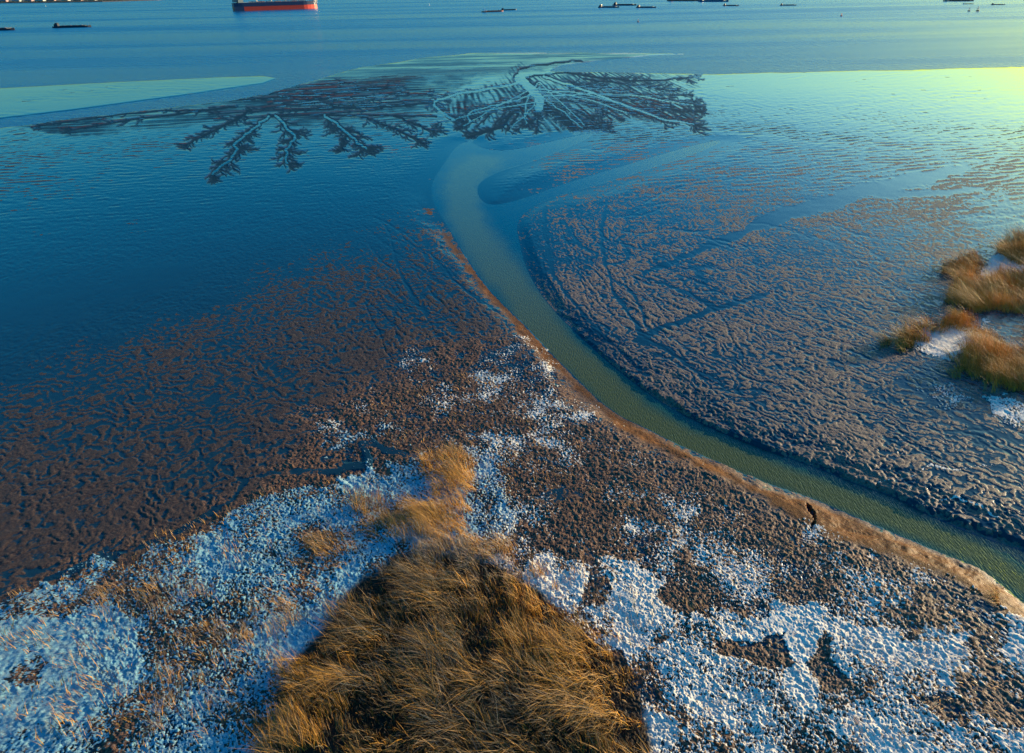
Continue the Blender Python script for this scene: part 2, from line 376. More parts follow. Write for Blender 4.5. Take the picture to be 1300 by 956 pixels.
# blue light put into the colour of the left snow, sand bank, reed bed lift
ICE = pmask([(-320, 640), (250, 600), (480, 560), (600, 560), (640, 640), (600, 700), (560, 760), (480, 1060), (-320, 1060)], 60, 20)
ICE_S = pmask(ice_poly, 10, 6)
SAND = pmask([(520, 250), (552, 262), (592, 327), (665, 411), (735, 483), (780, 520), (850, 558), (969, 611), (1031, 630), (1140, 677), (1242, 719), (1320, 775), (1400, 830), (1290, 790), (1265, 762), (1215, 735), (1150, 712), (1090, 695), (1040, 672), (1000, 655), (960, 633), (920, 612), (850, 576), (790, 540), (735, 492), (660, 416), (580, 330), (545, 280)], 5, 3, 2)
# angle field for the ripples
nodes = [(100, 150, 1, -.15), (100, 250, 1, -.12), (300, 300, 1, -.1), (100, 450, 1, .02), (100, 600, 1, .25), (350, 500, 1, .25), (500, 300, .9, .8), (500, 400, .8, .9), (600, 420, 1, .9), (620, 500, 1, .55), (560, 560, 1, .4), (750, 600, 1, .5), (900, 680, 1, .5),
         (700, 300, .25, 1), (690, 360, .55, 1), (760, 430, 1, .95), (830, 500, 1, .7), (950, 550, 1, .45), (1100, 600, 1, .42), (1250, 670, 1, .42), (900, 450, 1, .6), (1000, 450, 1, .4), (1100, 480, 1, .35), (1200, 560, 1, .45), (900, 350, 1, .35), (1050, 330, 1, .3), (1250, 250, 1, .05), (850, 260, 1, -.35), (780, 200, 1, -.4), (950, 210, 1, -.2), (1000, 150, 1, .0), (1200, 150, 1, -.05), (400, 230, 1, -.1), (520, 220, .7, .8)]
nu = np.array([n[0] for n in nodes], float); nv = np.array([n[1] for n in nodes], float)
a0 = at(nu, nv); a1 = at(nu+np.array([n[2] for n in nodes])*2, nv+np.array([n[3] for n in nodes])*2)
th = np.arctan2((a1-a0)[:, 1], (a1-a0)[:, 0])
sc2 = np.zeros(ru.shape, np.float32); ss2 = np.zeros_like(sc2)
for i in range(len(nodes)):
    ww = 1/((ru-nu[i])**2+((rv-nv[i])*1.6)**2+900)**1.5
    sc2 += ww*math.cos(2*th[i]); ss2 += ww*math.sin(2*th[i])
ANG = np.stack([sc2, ss2]); ANG /= np.hypot(sc2, ss2)

# fine rills that run with the ripple direction
rg2 = random.Random(17)
def pxdir(u, v):
    a = b = 0
    for (x, y, dx, dy) in nodes:
        L = math.hypot(dx, dy); w_ = 1/((u-x)**2+((v-y)*1.6)**2+900)**1.5; a += w_*dx/L; b += w_*dy/L
    t = math.hypot(a, b); return a/t, b/t
def rill(u, v, n, w0, val, branch=True):
    P = [(u, v)]
    wa = rg2.uniform(-.3, .3)
    for k in range(n):
        dx, dy = pxdir(u, v); wa = wa*.8+rg2.uniform(-.28, .28)
        c, s_ = math.cos(wa), math.sin(wa); st_ = 4+v*.006
        u += (dx*c-dy*s_)*st_; v += (dx*s_+dy*c)*st_*.9; P.append((u, v))
        if branch and rg2.random() < .10: rill(u, v, n//2, w0*.7, val*.85, False)
    line(P, w0*.5, w0, val=val, jit=1.5, arr=RILL, soft=.8)
for _ in range(100): rill(rg2.uniform(660, 1230), rg2.uniform(280, 560), rg2.randint(8, 26), rg2.uniform(.9, 1.9), rg2.uniform(.5, .95))
for _ in range(34): rill(rg2.uniform(640, 800), rg2.uniform(270, 420), rg2.randint(10, 26), rg2.uniform(.9, 1.8), rg2.uniform(.6, .95))
for _ in range(40): rill(rg2.uniform(455, 590), rg2.uniform(250, 400), rg2.randint(8, 22), rg2.uniform(.8, 1.5), rg2.uniform(.4, .8))
for _ in range(22): rill(rg2.uniform(640, 900), rg2.uniform(180, 250), rg2.randint(4, 10), rg2.uniform(.8, 1.3), rg2.uniform(.4, .8))
DZ = np.clip(pmask([(560, 125), (600, 108), (640, 93), (660, 84), (720, 86), (800, 94), (880, 97), (895, 110), (865, 125), (895, 142), (882, 159), (820, 155), (760, 162), (700, 166), (640, 165), (590, 160), (560, 145)], 5, 5), 0, 1)
DZ2 = pmask([(300, 122), (400, 106), (500, 96), (600, 92), (640, 95), (600, 110), (560, 125), (560, 150), (500, 168), (440, 160), (300, 152), (200, 160), (90, 166), (40, 164), (20, 160), (170, 144)], 4, 4)

# ------------------------------------------------------------------ ground grid
vv = np.arange(1012, 61, -.85)
d_ = at(np.full(vv.shape, 650.), vv); rad = np.hypot(d_[:, 0], d_[:, 1])
rad = np.concatenate([[0.3, 3, 7, 12, 17], rad[rad > 20], np.geomspace(rad[-1]*1.04, 30000, 24)])
azf = np.radians(np.concatenate([np.arange(-66, -43.5, .13), np.arange(-43.5, 43.5, .07), np.arange(43.5, 66, .13)])); azc = np.radians(np.arange(67, 293, 3))
az = np.concatenate([azf, azc])
nr, na = len(rad), len(az)
AZ, RR = np.meshgrid(az, rad); X = (RR*np.sin(AZ)).ravel(); Y = (RR*np.cos(AZ)).ravel()
Zb = np.full(X.shape, .5)
for _ in range(2):
    u, v = survey(X, Y, Zb)
    back = (Y*FW[1] + (Zb-H)*FW[2]) < 5
    v = np.where(back, 1000, v); u = np.where(back, np.where(X > 0, 1600, -300), u)
    Zb = rs(base, u, v)
u, v = survey(X, Y, Zb); v = np.where(back, 1000, v); u = np.where(back, np.where(X > 0, 1600, -300), u)
u0, v0 = survey(X, Y, 0*X); v0 = np.where(back, 1000, v0)
R_ = np.hypot(X, Y)
# warped world coordinates for the ripple pattern
wx = X+samp(T_fbm, X, Y, .11)*.9; wy = Y+samp(T_fbm, X+50, Y+90, .11)*.9
c2 = rs(ANG[0], u, v); s2 = rs(ANG[1], u, v); theta = .5*np.arctan2(s2, c2)
acc = np.zeros(X.shape); wsum = np.zeros(X.shape)
NO = 10
for k in range(NO):
    t = math.pi*k/NO
    wgt = np.maximum(np.cos(theta-t)**2-.80, 0)/.2
    wgt = wgt**1.0
    m = wgt > 0
    xr = wx[m]*math.cos(t)+wy[m]*math.sin(t)+k*37.3; yr = -wx[m]*math.sin(t)+wy[m]*math.cos(t)+k*11.7
    acc[m] += wgt[m]*samp(T_ridge, xr, yr, DT); wsum[m] += wgt[m]**2
ridge = acc/np.sqrt(np.maximum(wsum, 1e-3))
ring = samp(T_lab, wx, wy, DT)*.85+samp(T_ring, wx*1.3, wy*1.3+20, DT)*.2
rightness = sstep(u+(v-300)*-.75, 500, 640)*.8+.1
rip = ridge*np.sqrt(rightness)+ring*np.sqrt(1-rightness)
rip = 1.15*np.tanh(rip*.95)+samp(T_fbm, X, Y, .05)*.22+samp(T_fine, X, Y, .04)*.10
farf = sstep(R_, 130, 290); farf2 = sstep(R_, 260, 480)
rip = rip*(1-.75*farf)+farf*1.0*(samp(T_ridge, X*.45+Y*.05, Y*.33-X*.06, DT)*(1-farf2)+samp(T_ridge, X*.30, Y*.13-X*.03, DT)*farf2)
big = samp(T_fbm, X, Y, .35)
T = rs(film, u, v)+.32*big; T = T-.35*farf*(T < 2.1)*(T > .7)
run = rs(RUN, u, v); rill_ = rs(RILL, u, v); T = T+run*2.3+.7*rill_
sand = rs(SAND, u, v)
far = sstep(R_, 330, 700)
amp = (.034+.008*rightness)*(1-.35*sstep(R_, 200, 420))*(1-.85*sand)
amp = amp*(1-.7*rs(pmask([(870, 96), (1700, 80), (1700, 130), (1300, 116), (1000, 118), (880, 112)], 8, 5), u, v))
# rough lumpy marsh (short stubble, clods)
mid = rs(pmask([(300, 620), (420, 500), (560, 430), (690, 430), (1300, 790), (1700, 960), (1700, 1060), (-320, 1060), (-320, 790), (0, 745)], 30, 14), u, v)*(1-sand)
lump = samp(T_fbm, X*2.2+3, Y*2.2, .09)*.75+samp(T_big, X+9, Y, .05)*.45+samp(T_fine, X, Y, .075)*.40+samp(T_fine, X+7, Y+3, .03)*.35
calm = np.maximum(sstep(T, 2.2, 2.9), run)
z = Zb+amp*np.maximum(rip, T)+amp*(.55+.9*farf+1.2*farf2*(1-.75*sstep(u, 750, 950)))*rip*(1-calm)*(rip < T)
z -= .12*run+.080*rill_*(1+farf)
marsh_h = .034*lump
z = z*(1-mid)+mid*(Zb+amp*np.maximum(rip*.7+lump*.7, T)+marsh_h*(T < .3))
# snow
sn = rs(SN, u, v); foam = rs(FO, u, v)
sfield = samp(T_fbm, X*2.2+77, Y*2.2+13, .10)*.42-lump*.35+samp(T_fine, X+3, Y+8, .05)*.45+samp(T_fine, X+31, Y+8, .022)*.45
sn = sn-1.5*np.maximum(0, samp(T_big, X*1.1+3, Y*1.1+40, .06)-.35)*(sn > 0)*(sn < 2)*sstep(u, 640, 720)
snow = (sn+sfield)/1.0 + .25
snow = np.where(foam > .3, np.maximum(snow, foam*1.5-1.2+sfield*1.2), snow)
ice_s = rs(ICE_S, u, v)
cov = sstep(snow, -.1, .5)
drift = .04+.07*sstep(samp(T_fbm, X*1.3+5, Y*1.3, .09), -1.2, 1.4)+.036*samp(T_big, X*1.2, Y*1.2, .03)+.017*samp(T_ridge, (X*.75-Y*.66)*1.1, (X*.66+Y*.75)*1.3, DT)*sstep(samp(T_fbm, X, Y+60, .12), -.8, .8)*sstep(samp(T_fbm, X, Y+60, .12), -.6, 1.)+.008*samp(T_fine, X, Y, .04)
smooth_patch = np.maximum(ice_s, rs(pmask([(790, 770), (830, 745), (850, 775), (830, 800), (780, 780)], 6, 4)+pmask([(990, 800), (1030, 775), (1040, 830), (1045, 870), (1005, 870)], 8, 5)+pmask([(1080, 800), (1200, 810), (1300, 830), (1300, 860), (1110, 850)], 15, 8)*.5, u, v))
drift = drift*(1-.75*smooth_patch)+.05*smooth_patch
z += cov*drift*(1-.8*(foam > .3))*(1-.6*(R_ > 110))
# sand bank shape beside the creek
dc = sdf(creek_w, X, Y)        # positive in the creek, metres
left_side = (sdf([(-2000, 100), (596, 100), (596, 178), (553, 263), (592, 327), (665, 411), (762, 510), (860, 560), (1000, 610), (1130, 655), (1290, 730), (1700, 930), (1700, 2000), (-2000, 2000)], u0, v0) > 0)
dout = np.maximum(-dc, 0)
gentle = sstep(dout+.9*big+.25*samp(T_fbm, X, Y, .05), 0, 5.0); rb = samp(T_fbm, X, Y, .07)*.55+samp(T_fine, X, Y, .07)*.18; steep = sstep(dout+rb*sstep(dout, 0, .7), .05, 1.0)*.52+.48*sstep(dout+rb*1.5, .8, 6)
near_f = sstep(v0, 300, 520)
upf = sstep(v0, 235, 300); steep = steep*near_f+(1-near_f)*(upf*sstep(dout, 0, 3.5)+(1-upf)*sstep(dout, 0, 14)); gentle = gentle*upf+(1-upf)*sstep(dout, 0, 14)
k_ = np.where(left_side, gentle, steep)
z = np.where(dc > 0, -np.minimum(.35*dc, .9)*sstep(dc, 0, 1.0), np.minimum(z, z*k_+.012+.02*k_))
# notch with dark water in the sand bank
nd, nt_ = seg_dist(u, v, (1026, 640), (1034, 656)); nd2, _ = seg_dist(u, v, (1034, 656), (1030, 668))
notch = np.minimum(nd, nd2+1.5)
notch = notch+1.6*samp(T_fbm, X, Y, .03)+.8*samp(T_fine, X, Y, .05); nm = sstep(-notch, -6, -3); z = z-.7*nm
# yellow tussock mound
z += .12*np.exp(-(((u-1266)/9)**2+((v-752)/7)**2))
# gullies
gg = gs(G, u, v); bb = gs(B, u, v)
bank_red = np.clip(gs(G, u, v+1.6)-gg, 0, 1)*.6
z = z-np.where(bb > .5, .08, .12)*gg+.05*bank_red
fl = T-rip
wet = np.where(mid > .5, T-(rip*.7+lump*.7), fl)
# shoreline
ld = np.maximum(rs(land+wob*.5, u0, v0), rs(bar, u0, v0))
outb = (u0 < -290) | (u0 > 1590) | back
sea_m = sstep(-ld, -1.5, 1.5)
z = z*(1-sea_m)-1.2*sea_m
z = np.where(R_ > 900, -2.5, z)
wet = wet+.4*gg*(bb < .5)+3*(bb > .5)-.9*bank_red*(v < 240)
# spit: dry bright rim with combed streaks
streak = samp(T_fbm, X*.14+.02*Y, Y*.30-X*.10, .22)*.7+samp(T_fbm, X*.3, Y*.9-X*.25, .22)*.6
spit = rs(pmask([(395, 104), (455, 85), (545, 70), (600, 65), (905, 67), (823, 74), (712, 86), (650, 96), (560, 108), (430, 122), (370, 124)], 4, 2), u0, v0)
wet = np.where(spit > .5, np.maximum(.55+.75*streak, .12), wet)
dz = rs(DZ, u, v); dz2 = rs(DZ2, u, v)
dst = samp(T_ridge, Y*.05+X*.02, X*.40+Y*.035, DT)*.9+samp(T_fbm, X*1.2, Y*.3, .2)*.6
dst2 = samp(T_ridge, X*.08+Y*.03, Y*.17-X*.03, DT)*.8+samp(T_fbm, X*.5, Y*.3, .2)*.6
keepw = 1-(bb > .5)
wet = wet-keepw*(dz*np.clip(.15+.5*dst, 0, 3)+dz2*np.clip(.05+.5*dst2, 0, 3))
darkz = np.clip(dz*(.42+.33*dst)+dz2*(.40+.33*dst2), 0, .95)*keepw
wet = np.where(dc > -.15, np.maximum(wet, .8), wet)
wet = wet - 2.0*sand*(v > 262)*(dout > .3)
wet = np.where(nm > .6, 3, wet)
# far beach rim
rimd = rs(land, u0, v0)
rim = sstep(rimd, -.2, .6)*(1-sstep(rimd, 1.2, 2.4))*(v0 < 110)*(u0 > 380)*(u0 < 930)*np.clip(.35+.6*samp(T_fbm, X*.2, Y*.2, .3), 0, .8)
bark = sstep(v0-(153-(u0/240)*30), -1.6, -.4)*(rs(bar, u0, v0) > -1)*(u0 < 260)
wet = np.where(bark > .5, -1.5, wet)
V = np.stack([X, Y, z], -1)
idx = np.arange(nr*na).reshape(nr, na)
q = np.stack([idx[:-1, :], idx[1:, :], np.roll(idx, -1, 1)[1:, :], np.roll(idx, -1, 1)[:-1, :]], -1).reshape(-1, 4)[:, ::-1]

# ------------------------------------------------------------------ materials
class NB:
    def __init__(s, name):
        s.m = bpy.data.materials.new(name); s.m.use_nodes = True; s.t = s.m.node_tree
        s.b = s.t.nodes['Principled BSDF']
    def n(s, ty, **kw):
        x = s.t.nodes.new(ty)
        for k, v in kw.items(): setattr(x, k, v)
        return x
    def L(s, a, b): s.t.links.new(a, b)
    def val(s, x, sock):
        if isinstance(x, (int, float)): sock.default_value = x
        elif isinstance(x, (tuple, list)): sock.default_value = (*x, 1) if len(x) == 3 else x
        else: s.L(x, sock)
    def mix(s, f, a, b):
        x = s.n('ShaderNodeMix', data_type='RGBA'); s.val(f, x.inputs[0]); s.val(a, x.inputs[6]); s.val(b, x.inputs[7]); return x.outputs[2]
    def mixf(s, f, a, b):
        x = s.n('ShaderNodeMix', data_type='FLOAT'); s.val(f, x.inputs[0]); s.val(a, x.inputs[2]); s.val(b, x.inputs[3]); return x.outputs[0]
    def math(s, op, a, b=0.0, c=None):
        x = s.n('ShaderNodeMath', operation=op); s.val(a, x.inputs[0]); s.val(b, x.inputs[1])
        if c is not None: s.val(c, x.inputs[2])
        return x.outputs[0]
    def attr(s, a): return s.n('ShaderNodeAttribute', attribute_name=a).outputs['Fac']
    def noise(s, scale, det=3, rough=.55, stretch=None, obj=None):
        tc = s.n('ShaderNodeTexCoord').outputs['Object']
        if stretch:
            mp = s.n('ShaderNodeMapping'); mp.inputs['Scale'].default_value = stretch[:3]
            if len(stretch) > 3: mp.inputs['Rotation'].default_value = (0, 0, stretch[3])
            s.L(tc, mp.inputs[0]); tc = mp.outputs[0]
        x = s.n('ShaderNodeTexNoise'); x.inputs['Scale'].default_value = scale; x.inputs['Detail'].default_value = det
        x.inputs['Roughness'].default_value = rough; s.L(tc, x.inputs['Vector']); return x.outputs['Fac']
    def mr(s, x, a, b, c=0, d=1, smooth=True):
        r = s.n('ShaderNodeMapRange', interpolation_type='SMOOTHSTEP' if smooth else 'LINEAR')
        s.L(x, r.inputs[0])
        for i, t in enumerate((a, b, c, d)): s.val(t, r.inputs[i+1])
        return r.outputs[0]
    def bump(s, h, strength, dist=.05):
        b = s.n('ShaderNodeBump'); s.val(strength, b.inputs['Strength']); b.inputs['Distance'].default_value = dist
        s.L(h, b.inputs['Height']); return b.outputs[0]
def plain(name, col, rough=.6, metal=0, var=.25, scale=.4):
    g = NB(name); n = g.noise(scale, 4)
    c = g.mix(n, tuple(x*(1-var) for x in col), tuple(min(1, x*(1+var)) for x in col))
    g.L(c, g.b.inputs['Base Color']); g.b.inputs['Roughness'].default_value = rough; g.b.inputs['Metallic'].default_value = metal
    return g.m
g = NB('tidal_mud')
n1 = g.noise(.35, 4); n2 = g.noise(3.5, 5, .65); n3 = g.noise(14, 3, .6); n4 = g.noise(.05, 3)
mud = g.mix(g.mr(n2, .35, .7), (.028, .019, .017), (.082, .050, .038))
mud = g.mix(g.mr(n1, .35, .7), mud, (.052, .034, .028))
mud = g.mix(g.math('MULTIPLY', g.attr('pale'), .9), mud, g.mix(g.mr(n2, .3, .7), (.125, .092, .075), (.30, .215, .165)))
mud = g.mix(g.math('MULTIPLY', g.attr('mid'), .75), mud, g.mix(g.mr(n2, .38, .62), (.04, .026, .020), (.26, .135, .075)))
sandc = g.mix(g.mr(g.math('ADD', g.math('MULTIPLY', n2, .5), g.math('MULTIPLY', n1, .5)), .35, .6), (.080, .032, .012), (.185, .072, .020))
mud = g.mix(g.attr('sand'), mud, sandc)
mud = g.mix(g.attr('gully'), mud, (.008, .014, .028))
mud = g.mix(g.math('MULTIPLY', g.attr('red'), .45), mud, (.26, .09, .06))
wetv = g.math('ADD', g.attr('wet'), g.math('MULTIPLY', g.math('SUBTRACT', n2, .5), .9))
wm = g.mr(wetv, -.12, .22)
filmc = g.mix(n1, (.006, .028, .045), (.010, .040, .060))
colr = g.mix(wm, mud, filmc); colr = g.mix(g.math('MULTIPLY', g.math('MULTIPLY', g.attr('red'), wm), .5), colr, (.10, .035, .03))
sv = g.math('ADD', g.attr('snow'), g.math('MULTIPLY', g.math('SUBTRACT', n3, .5), 1.0))
sm = g.mr(sv, -.05, .35)
coverc = g.mix(g.attr('ice'), (.82, .76, .64), g.mix(n2, (.10, .33, .42), (.28, .50, .54)))  # left snow mixed to blue: the sky's cool light is painted in
snc = g.mix(g.mr(g.math('ADD', g.math('MULTIPLY', n2, .5), g.math('MULTIPLY', g.noise(1.1, 4, .6), .5)), .36, .60), g.mix(.45, coverc, (.30, .27, .24)), coverc)
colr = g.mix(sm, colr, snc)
colr = g.mix(g.attr('rim'), colr, (.75, .66, .48))
colr = g.mix(g.attr('bed_dark'), colr, g.mix(n2, (.018, .012, .008), (.05, .03, .015)))  # ground darkened inside the reed bed outline
g.L(colr, g.b.inputs['Base Color'])
g.L(g.mixf(g.attr('gully'), g.mixf(wm, g.mixf(g.attr('sand'), .18, .12), .5), .10), g.b.inputs['Specular IOR Level'])
st = g.noise(.02, 5, .7, (.5, 3, 1))
rough = g.mixf(wm, g.mixf(g.attr('gully'), .5, .55), g.mixf(g.attr('mid'), g.mixf(g.attr('slick'), .10, g.mr(st, .35, .65, .12, .42)), .2)); rough = g.mixf(sm, rough, .75); rough = g.mixf(g.attr('gully'), rough, .60)
g.L(rough, g.b.inputs['Roughness'])
ior = g.mixf(wm, 1.4, 1.36); g.L(ior, g.b.inputs['IOR'])
bh = g.math('ADD', n2, g.math('MULTIPLY', n3, .45))
bs = g.mixf(wm, .75, .10); bs = g.mixf(sm, bs, .7)
g.L(g.bump(bh, bs, .06), g.b.inputs['Normal'])
MUD = g.m
ground = mesh_np('mudflat', V, q, MUD, attrs={'wet': wet, 'snow': snow, 'sand': sand*(v > 255)+0*z, 'mid': mid, 'gully': np.maximum(gg*(bb < .5), np.clip(darkz, 0, .9)), 'red': np.clip(bank_red*1.5, 0, 1)*(bb < .5), 'ice': rs(ICE, u, v), 'slick': np.clip(.10*rs(sstep(bar, -1, 3), u0, v0)+.8*spit, 0, 1), 'pale': rightness*(v0 > 180), 'bed_dark': rs(pmask([(345, 1010), (350, 870), (385, 820), (425, 778), (460, 740), (505, 708), (560, 700), (620, 712), (668, 742), (720, 782), (760, 815), (795, 840), (812, 870), (825, 930), (830, 1010)], 6, 3), u, v), 'rim': np.clip(rim, 0, 1)})  # ice attribute carries the painted blue light of the left snow
tag(ground, kind='structure')

# ------------------------------------------------------------------ water
g = NB('sea_water')
tcn = g.noise(.010, 3, .5, (.35, 1.6, 1)); lane = g.noise(.004, 4, .6, (.18, 1.5, 1))
w1 = g.noise(.22, 3, .6, (.8, 1.2, 1, .2)); w2 = g.noise(.8, 3, .6, (1, 1.4, 1, .3))
g.L(g.mix(lane, (.000, .080, .21), (.000, .115, .26)), g.b.inputs['Base Color'])
g.L(g.mr(lane, .35, .7, .20, .32), g.b.inputs['Roughness']); g.b.inputs['IOR'].default_value = 1.333
nb = g.n('ShaderNodeBump'); nb.inputs['Distance'].default_value = 1.0
g.L(g.mr(lane, .3, .7, 1.0, .7), nb.inputs['Strength'])
g.L(g.math('ADD', w1, g.math('MULTIPLY', w2, .35)), nb.inputs['Height']); g.L(nb.outputs[0], g.b.inputs['Normal'])
SEA = g.m
nA = 144; rr = np.concatenate([[0], np.geomspace(20, 40000, 40)])
sv_ = [(0, 0, 0)]+[(r*math.cos(2*math.pi*i/nA), r*math.sin(2*math.pi*i/nA), 0) for r in rr[1:] for i in range(nA)]
sf = [(0, 1+i, 1+(i+1) % nA) for i in range(nA)]+[(1+j*nA+i, 1+(j+1)*nA+i, 1+(j+1)*nA+(i+1) % nA, 1+j*nA+(i+1) % nA) for j in range(len(rr)-2) for i in range(nA)]
mb = MB(); mb.v = sv_; mb.f = sf; sea = mb.build('sea', SEA); tag(sea, kind='structure')
# creek water: a sheet 6 mm above the sea level, over the creek bed
g = NB('creek_water')
tb = g.attr('turbid'); n1 = g.noise(.15, 4, .6, (1, .5, 1)); w2 = g.noise(1.6, 4, .6, (1, 1, 1))
w3 = g.noise(2.2, 2, .5, (3.0, .55, 1, .35))
tf = g.math('ADD', tb, g.math('MULTIPLY', g.math('SUBTRACT', n1, .5), .75))
deep = g.mix(g.attr('near'), (.002, .055, .100), (.001, .060, .052)); silt = g.mix(g.attr('near'), (.055, .115, .080), (.075, .088, .016))
g.L(g.mix(g.mr(tf, .1, .9), deep, silt), g.b.inputs['Base Color'])
g.b.inputs['Roughness'].default_value = .09; g.b.inputs['IOR'].default_value = 1.333
g.L(g.bump(g.math('ADD', w3, g.math('MULTIPLY', w2, .3)), .5, .12), g.b.inputs['Normal'])
cu, cv = np.meshgrid(np.arange(540, 1604, 4.), np.arange(160, 950, 4.))
cp = at(cu, cv); dcw = sdf(creek_w, cp[..., 0], cp[..., 1])
keep = dcw > -1.2
near = sstep(cv, 260, 480)
# silt plume follows the middle and the left half near the camera
plume = [(612, 204), (600, 214), (585, 235), (588, 270), (612, 310), (640, 350), (672, 390), (700, 430), (750, 475), (800, 520), (870, 558), (960, 592), (1040, 622), (1140, 660), (1240, 702), (1320, 755), (1600, 900)]
pw = at([p[0] for p in plume], [p[1] for p in plume])[:, :2]
dp = np.full(cu.shape, 1e9)
for i in range(len(pw)-1): dp = np.minimum(dp, seg_dist(cp[..., 0], cp[..., 1], pw[i], pw[i+1])[0])
turb = np.exp(-(dp/np.interp(cv, [190, 250, 400, 600, 760], [10, 5.5, 4.5, 2.6, 1.8]))**2)
ii = np.arange(cu.size).reshape(cu.shape)
fm = keep[:-1, :-1] | keep[1:, :-1] | keep[:-1, 1:] | keep[1:, 1:]
cq = np.stack([ii[1:, :-1], ii[1:, 1:], ii[:-1, 1:], ii[:-1, :-1]], -1)[fm]
usedv, inv = np.unique(cq, return_inverse=True)
CV = cp.reshape(-1, 3)[usedv]; CV[:, 2] = .006
creek = mesh_np('creek_water', CV, inv.reshape(-1, 4), g.m, attrs={'turbid': turb.ravel()[usedv], 'near': near.ravel()[usedv]})
tag(creek, kind='structure')

# ------------------------------------------------------------------ reeds
def ground_z(x, y):
    """height of the finished ground grid at x, y"""
    r = np.hypot(x, y); a = np.arctan2(x, y)
    i = np.clip(np.searchsorted(rad, r), 1, nr-2); j = np.clip(np.searchsorted(azf, a), 1, len(azf)-2)
    return z.reshape(nr, na)[i, j]
g = NB('reed_straw')
hue = g.attr('hue'); hh = g.attr('up')
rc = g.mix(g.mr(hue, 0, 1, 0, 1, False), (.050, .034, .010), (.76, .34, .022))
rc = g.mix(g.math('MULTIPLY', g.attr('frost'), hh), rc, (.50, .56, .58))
g.L(rc, g.b.inputs['Base Color']); g.b.inputs['Roughness'].default_value = .65
REED = g.m
def reeds(name, spots, hgt, lean, lean_j, width, hue_m, frost_m, seed, hue_s=.30, segs=3):
    """spots (n,2) world: every blade a tapered ribbon that bends with the wind"""
    r = np.random.default_rng(seed); n = len(spots)
    x, y = spots[:, 0], spots[:, 1]; z0 = ground_z(x, y)-.05
    uu, vv_ = survey(x, y, z0)
    h = hgt*r.uniform(.4, 1.15, n)*np.clip(1+.38*samp(T_fbm, x, y, .028), .25, 1.9)
    swirl = samp(T_fbm, x+40, y+10, .09)*.9+samp(T_fbm, x+4, y+70, .03)*.5
    la = lean[0]+swirl*.6+r.normal(0, lean_j, n); lm = np.abs(lean[1]+.38*samp(T_fbm, x, y+33, .03)+r.normal(0, .26, n))
    face = r.uniform(0, math.pi, n); wd = width*r.uniform(.6, 1.3, n)
    V = np.zeros((n, (segs+1)*2, 3)); upv = np.zeros((n, (segs+1)*2))
    for s in range(segs+1):
        t = s/segs; off = lm*h*(t**1.7); zz = z0+h*(t-.22*lm*t**2)
        wv = wd*(1-.85*t)*(.75 if s == 0 else 1)
        for k, sg in enumerate((-1, 1)):
            V[:, s*2+k, 0] = x+np.cos(la)*off+sg*np.cos(face)*wv; V[:, s*2+k, 1] = y+np.sin(la)*off+sg*np.sin(face)*wv
            V[:, s*2+k, 2] = zz; upv[:, s*2+k] = t
    b = np.arange(n)[:, None]*(segs+1)*2
    Fq = np.concatenate([b+np.array([[2*s, 2*s+1, 2*s+3, 2*s+2]]) for s in range(segs)], 0)
    hue = np.repeat(np.clip(hue_m(uu, vv_, x, y)+r.normal(0, hue_s, n), 0, 1), (segs+1)*2)
    fr = np.repeat(np.clip(frost_m(uu, vv_, x, y)+r.normal(0, .15, n), 0, 1), (segs+1)*2)
    return mesh_np(name, V.reshape(-1, 3), Fq, REED, smooth=False, attrs={'hue': hue, 'frost': fr, 'up': upv.ravel()})
def scatter(poly, dens, seed, zb=.9, soft=5, thin=0.0, clump=.0):
    """random stems inside an outline of the survey, dens per m2"""
    P = at([p[0] for p in poly], [p[1] for p in poly], zb)[:, :2]; r = np.random.default_rng(seed)
    lo, hi = P.min(0)-.5, P.max(0)+.5; n = int(dens*(hi-lo).prod()); pts = r.uniform(lo, hi, (n, 2))
    d = sdf([tuple(p) for p in P], pts[:, 0], pts[:, 1])+samp(T_fbm, pts[:, 0]*2, pts[:, 1]*2, .08)*soft*.16
    keep = d > r.uniform(-soft*.05, soft*.12, n)
    if clump: keep &= samp(T_fbm, pts[:, 0]*2.5+seed, pts[:, 1]*2.5, .08)+r.normal(0, .35, n) > clump
    if thin: keep &= r.random(n) > thin
    return pts[keep]
WIND = (math.radians(155), .7)
zero = lambda u, v, x, y: 0*u
def hue_big(u, v, x, y): return .10+.66*sstep(u+(v-700)*-.6, 500, 700)+.16*samp(T_fbm, x, y, .05)  # dark left, golden right: shade and side sun put into reed colour
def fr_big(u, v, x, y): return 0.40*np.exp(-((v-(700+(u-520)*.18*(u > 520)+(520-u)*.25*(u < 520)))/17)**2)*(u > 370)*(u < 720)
bed = [(340, 1000), (345, 870), (385, 815), (420, 775), (455, 735), (500, 702), (560, 692), (620, 705), (670, 735), (720, 775), (765, 810), (800, 838), (818, 866), (830, 930), (835, 1010)]
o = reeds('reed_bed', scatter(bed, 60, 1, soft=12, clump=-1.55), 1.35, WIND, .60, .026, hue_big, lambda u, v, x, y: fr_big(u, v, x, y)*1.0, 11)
tag(o, 'large dense golden brown reed bed bending in the wind at the bottom centre', 'reeds')
def place(name, poly, dens, h, hue, fr, label, seed, cat='reeds', group=None, kind=None, zb=.9, wd=.016, thin=0, clump=0, lean=None, soft=5):
    o = reeds(name, scatter(poly, dens, seed, zb, soft, thin, clump), h, lean or WIND, .35, wd, (lambda u, v, x, y: hue+.12*samp(T_fbm, x, y, .08)), (lambda u, v, x, y: fr+0*u), seed)
    return tag(o, label, cat, group, kind)
TG = 'tufts of dry grass around the large reed bed'
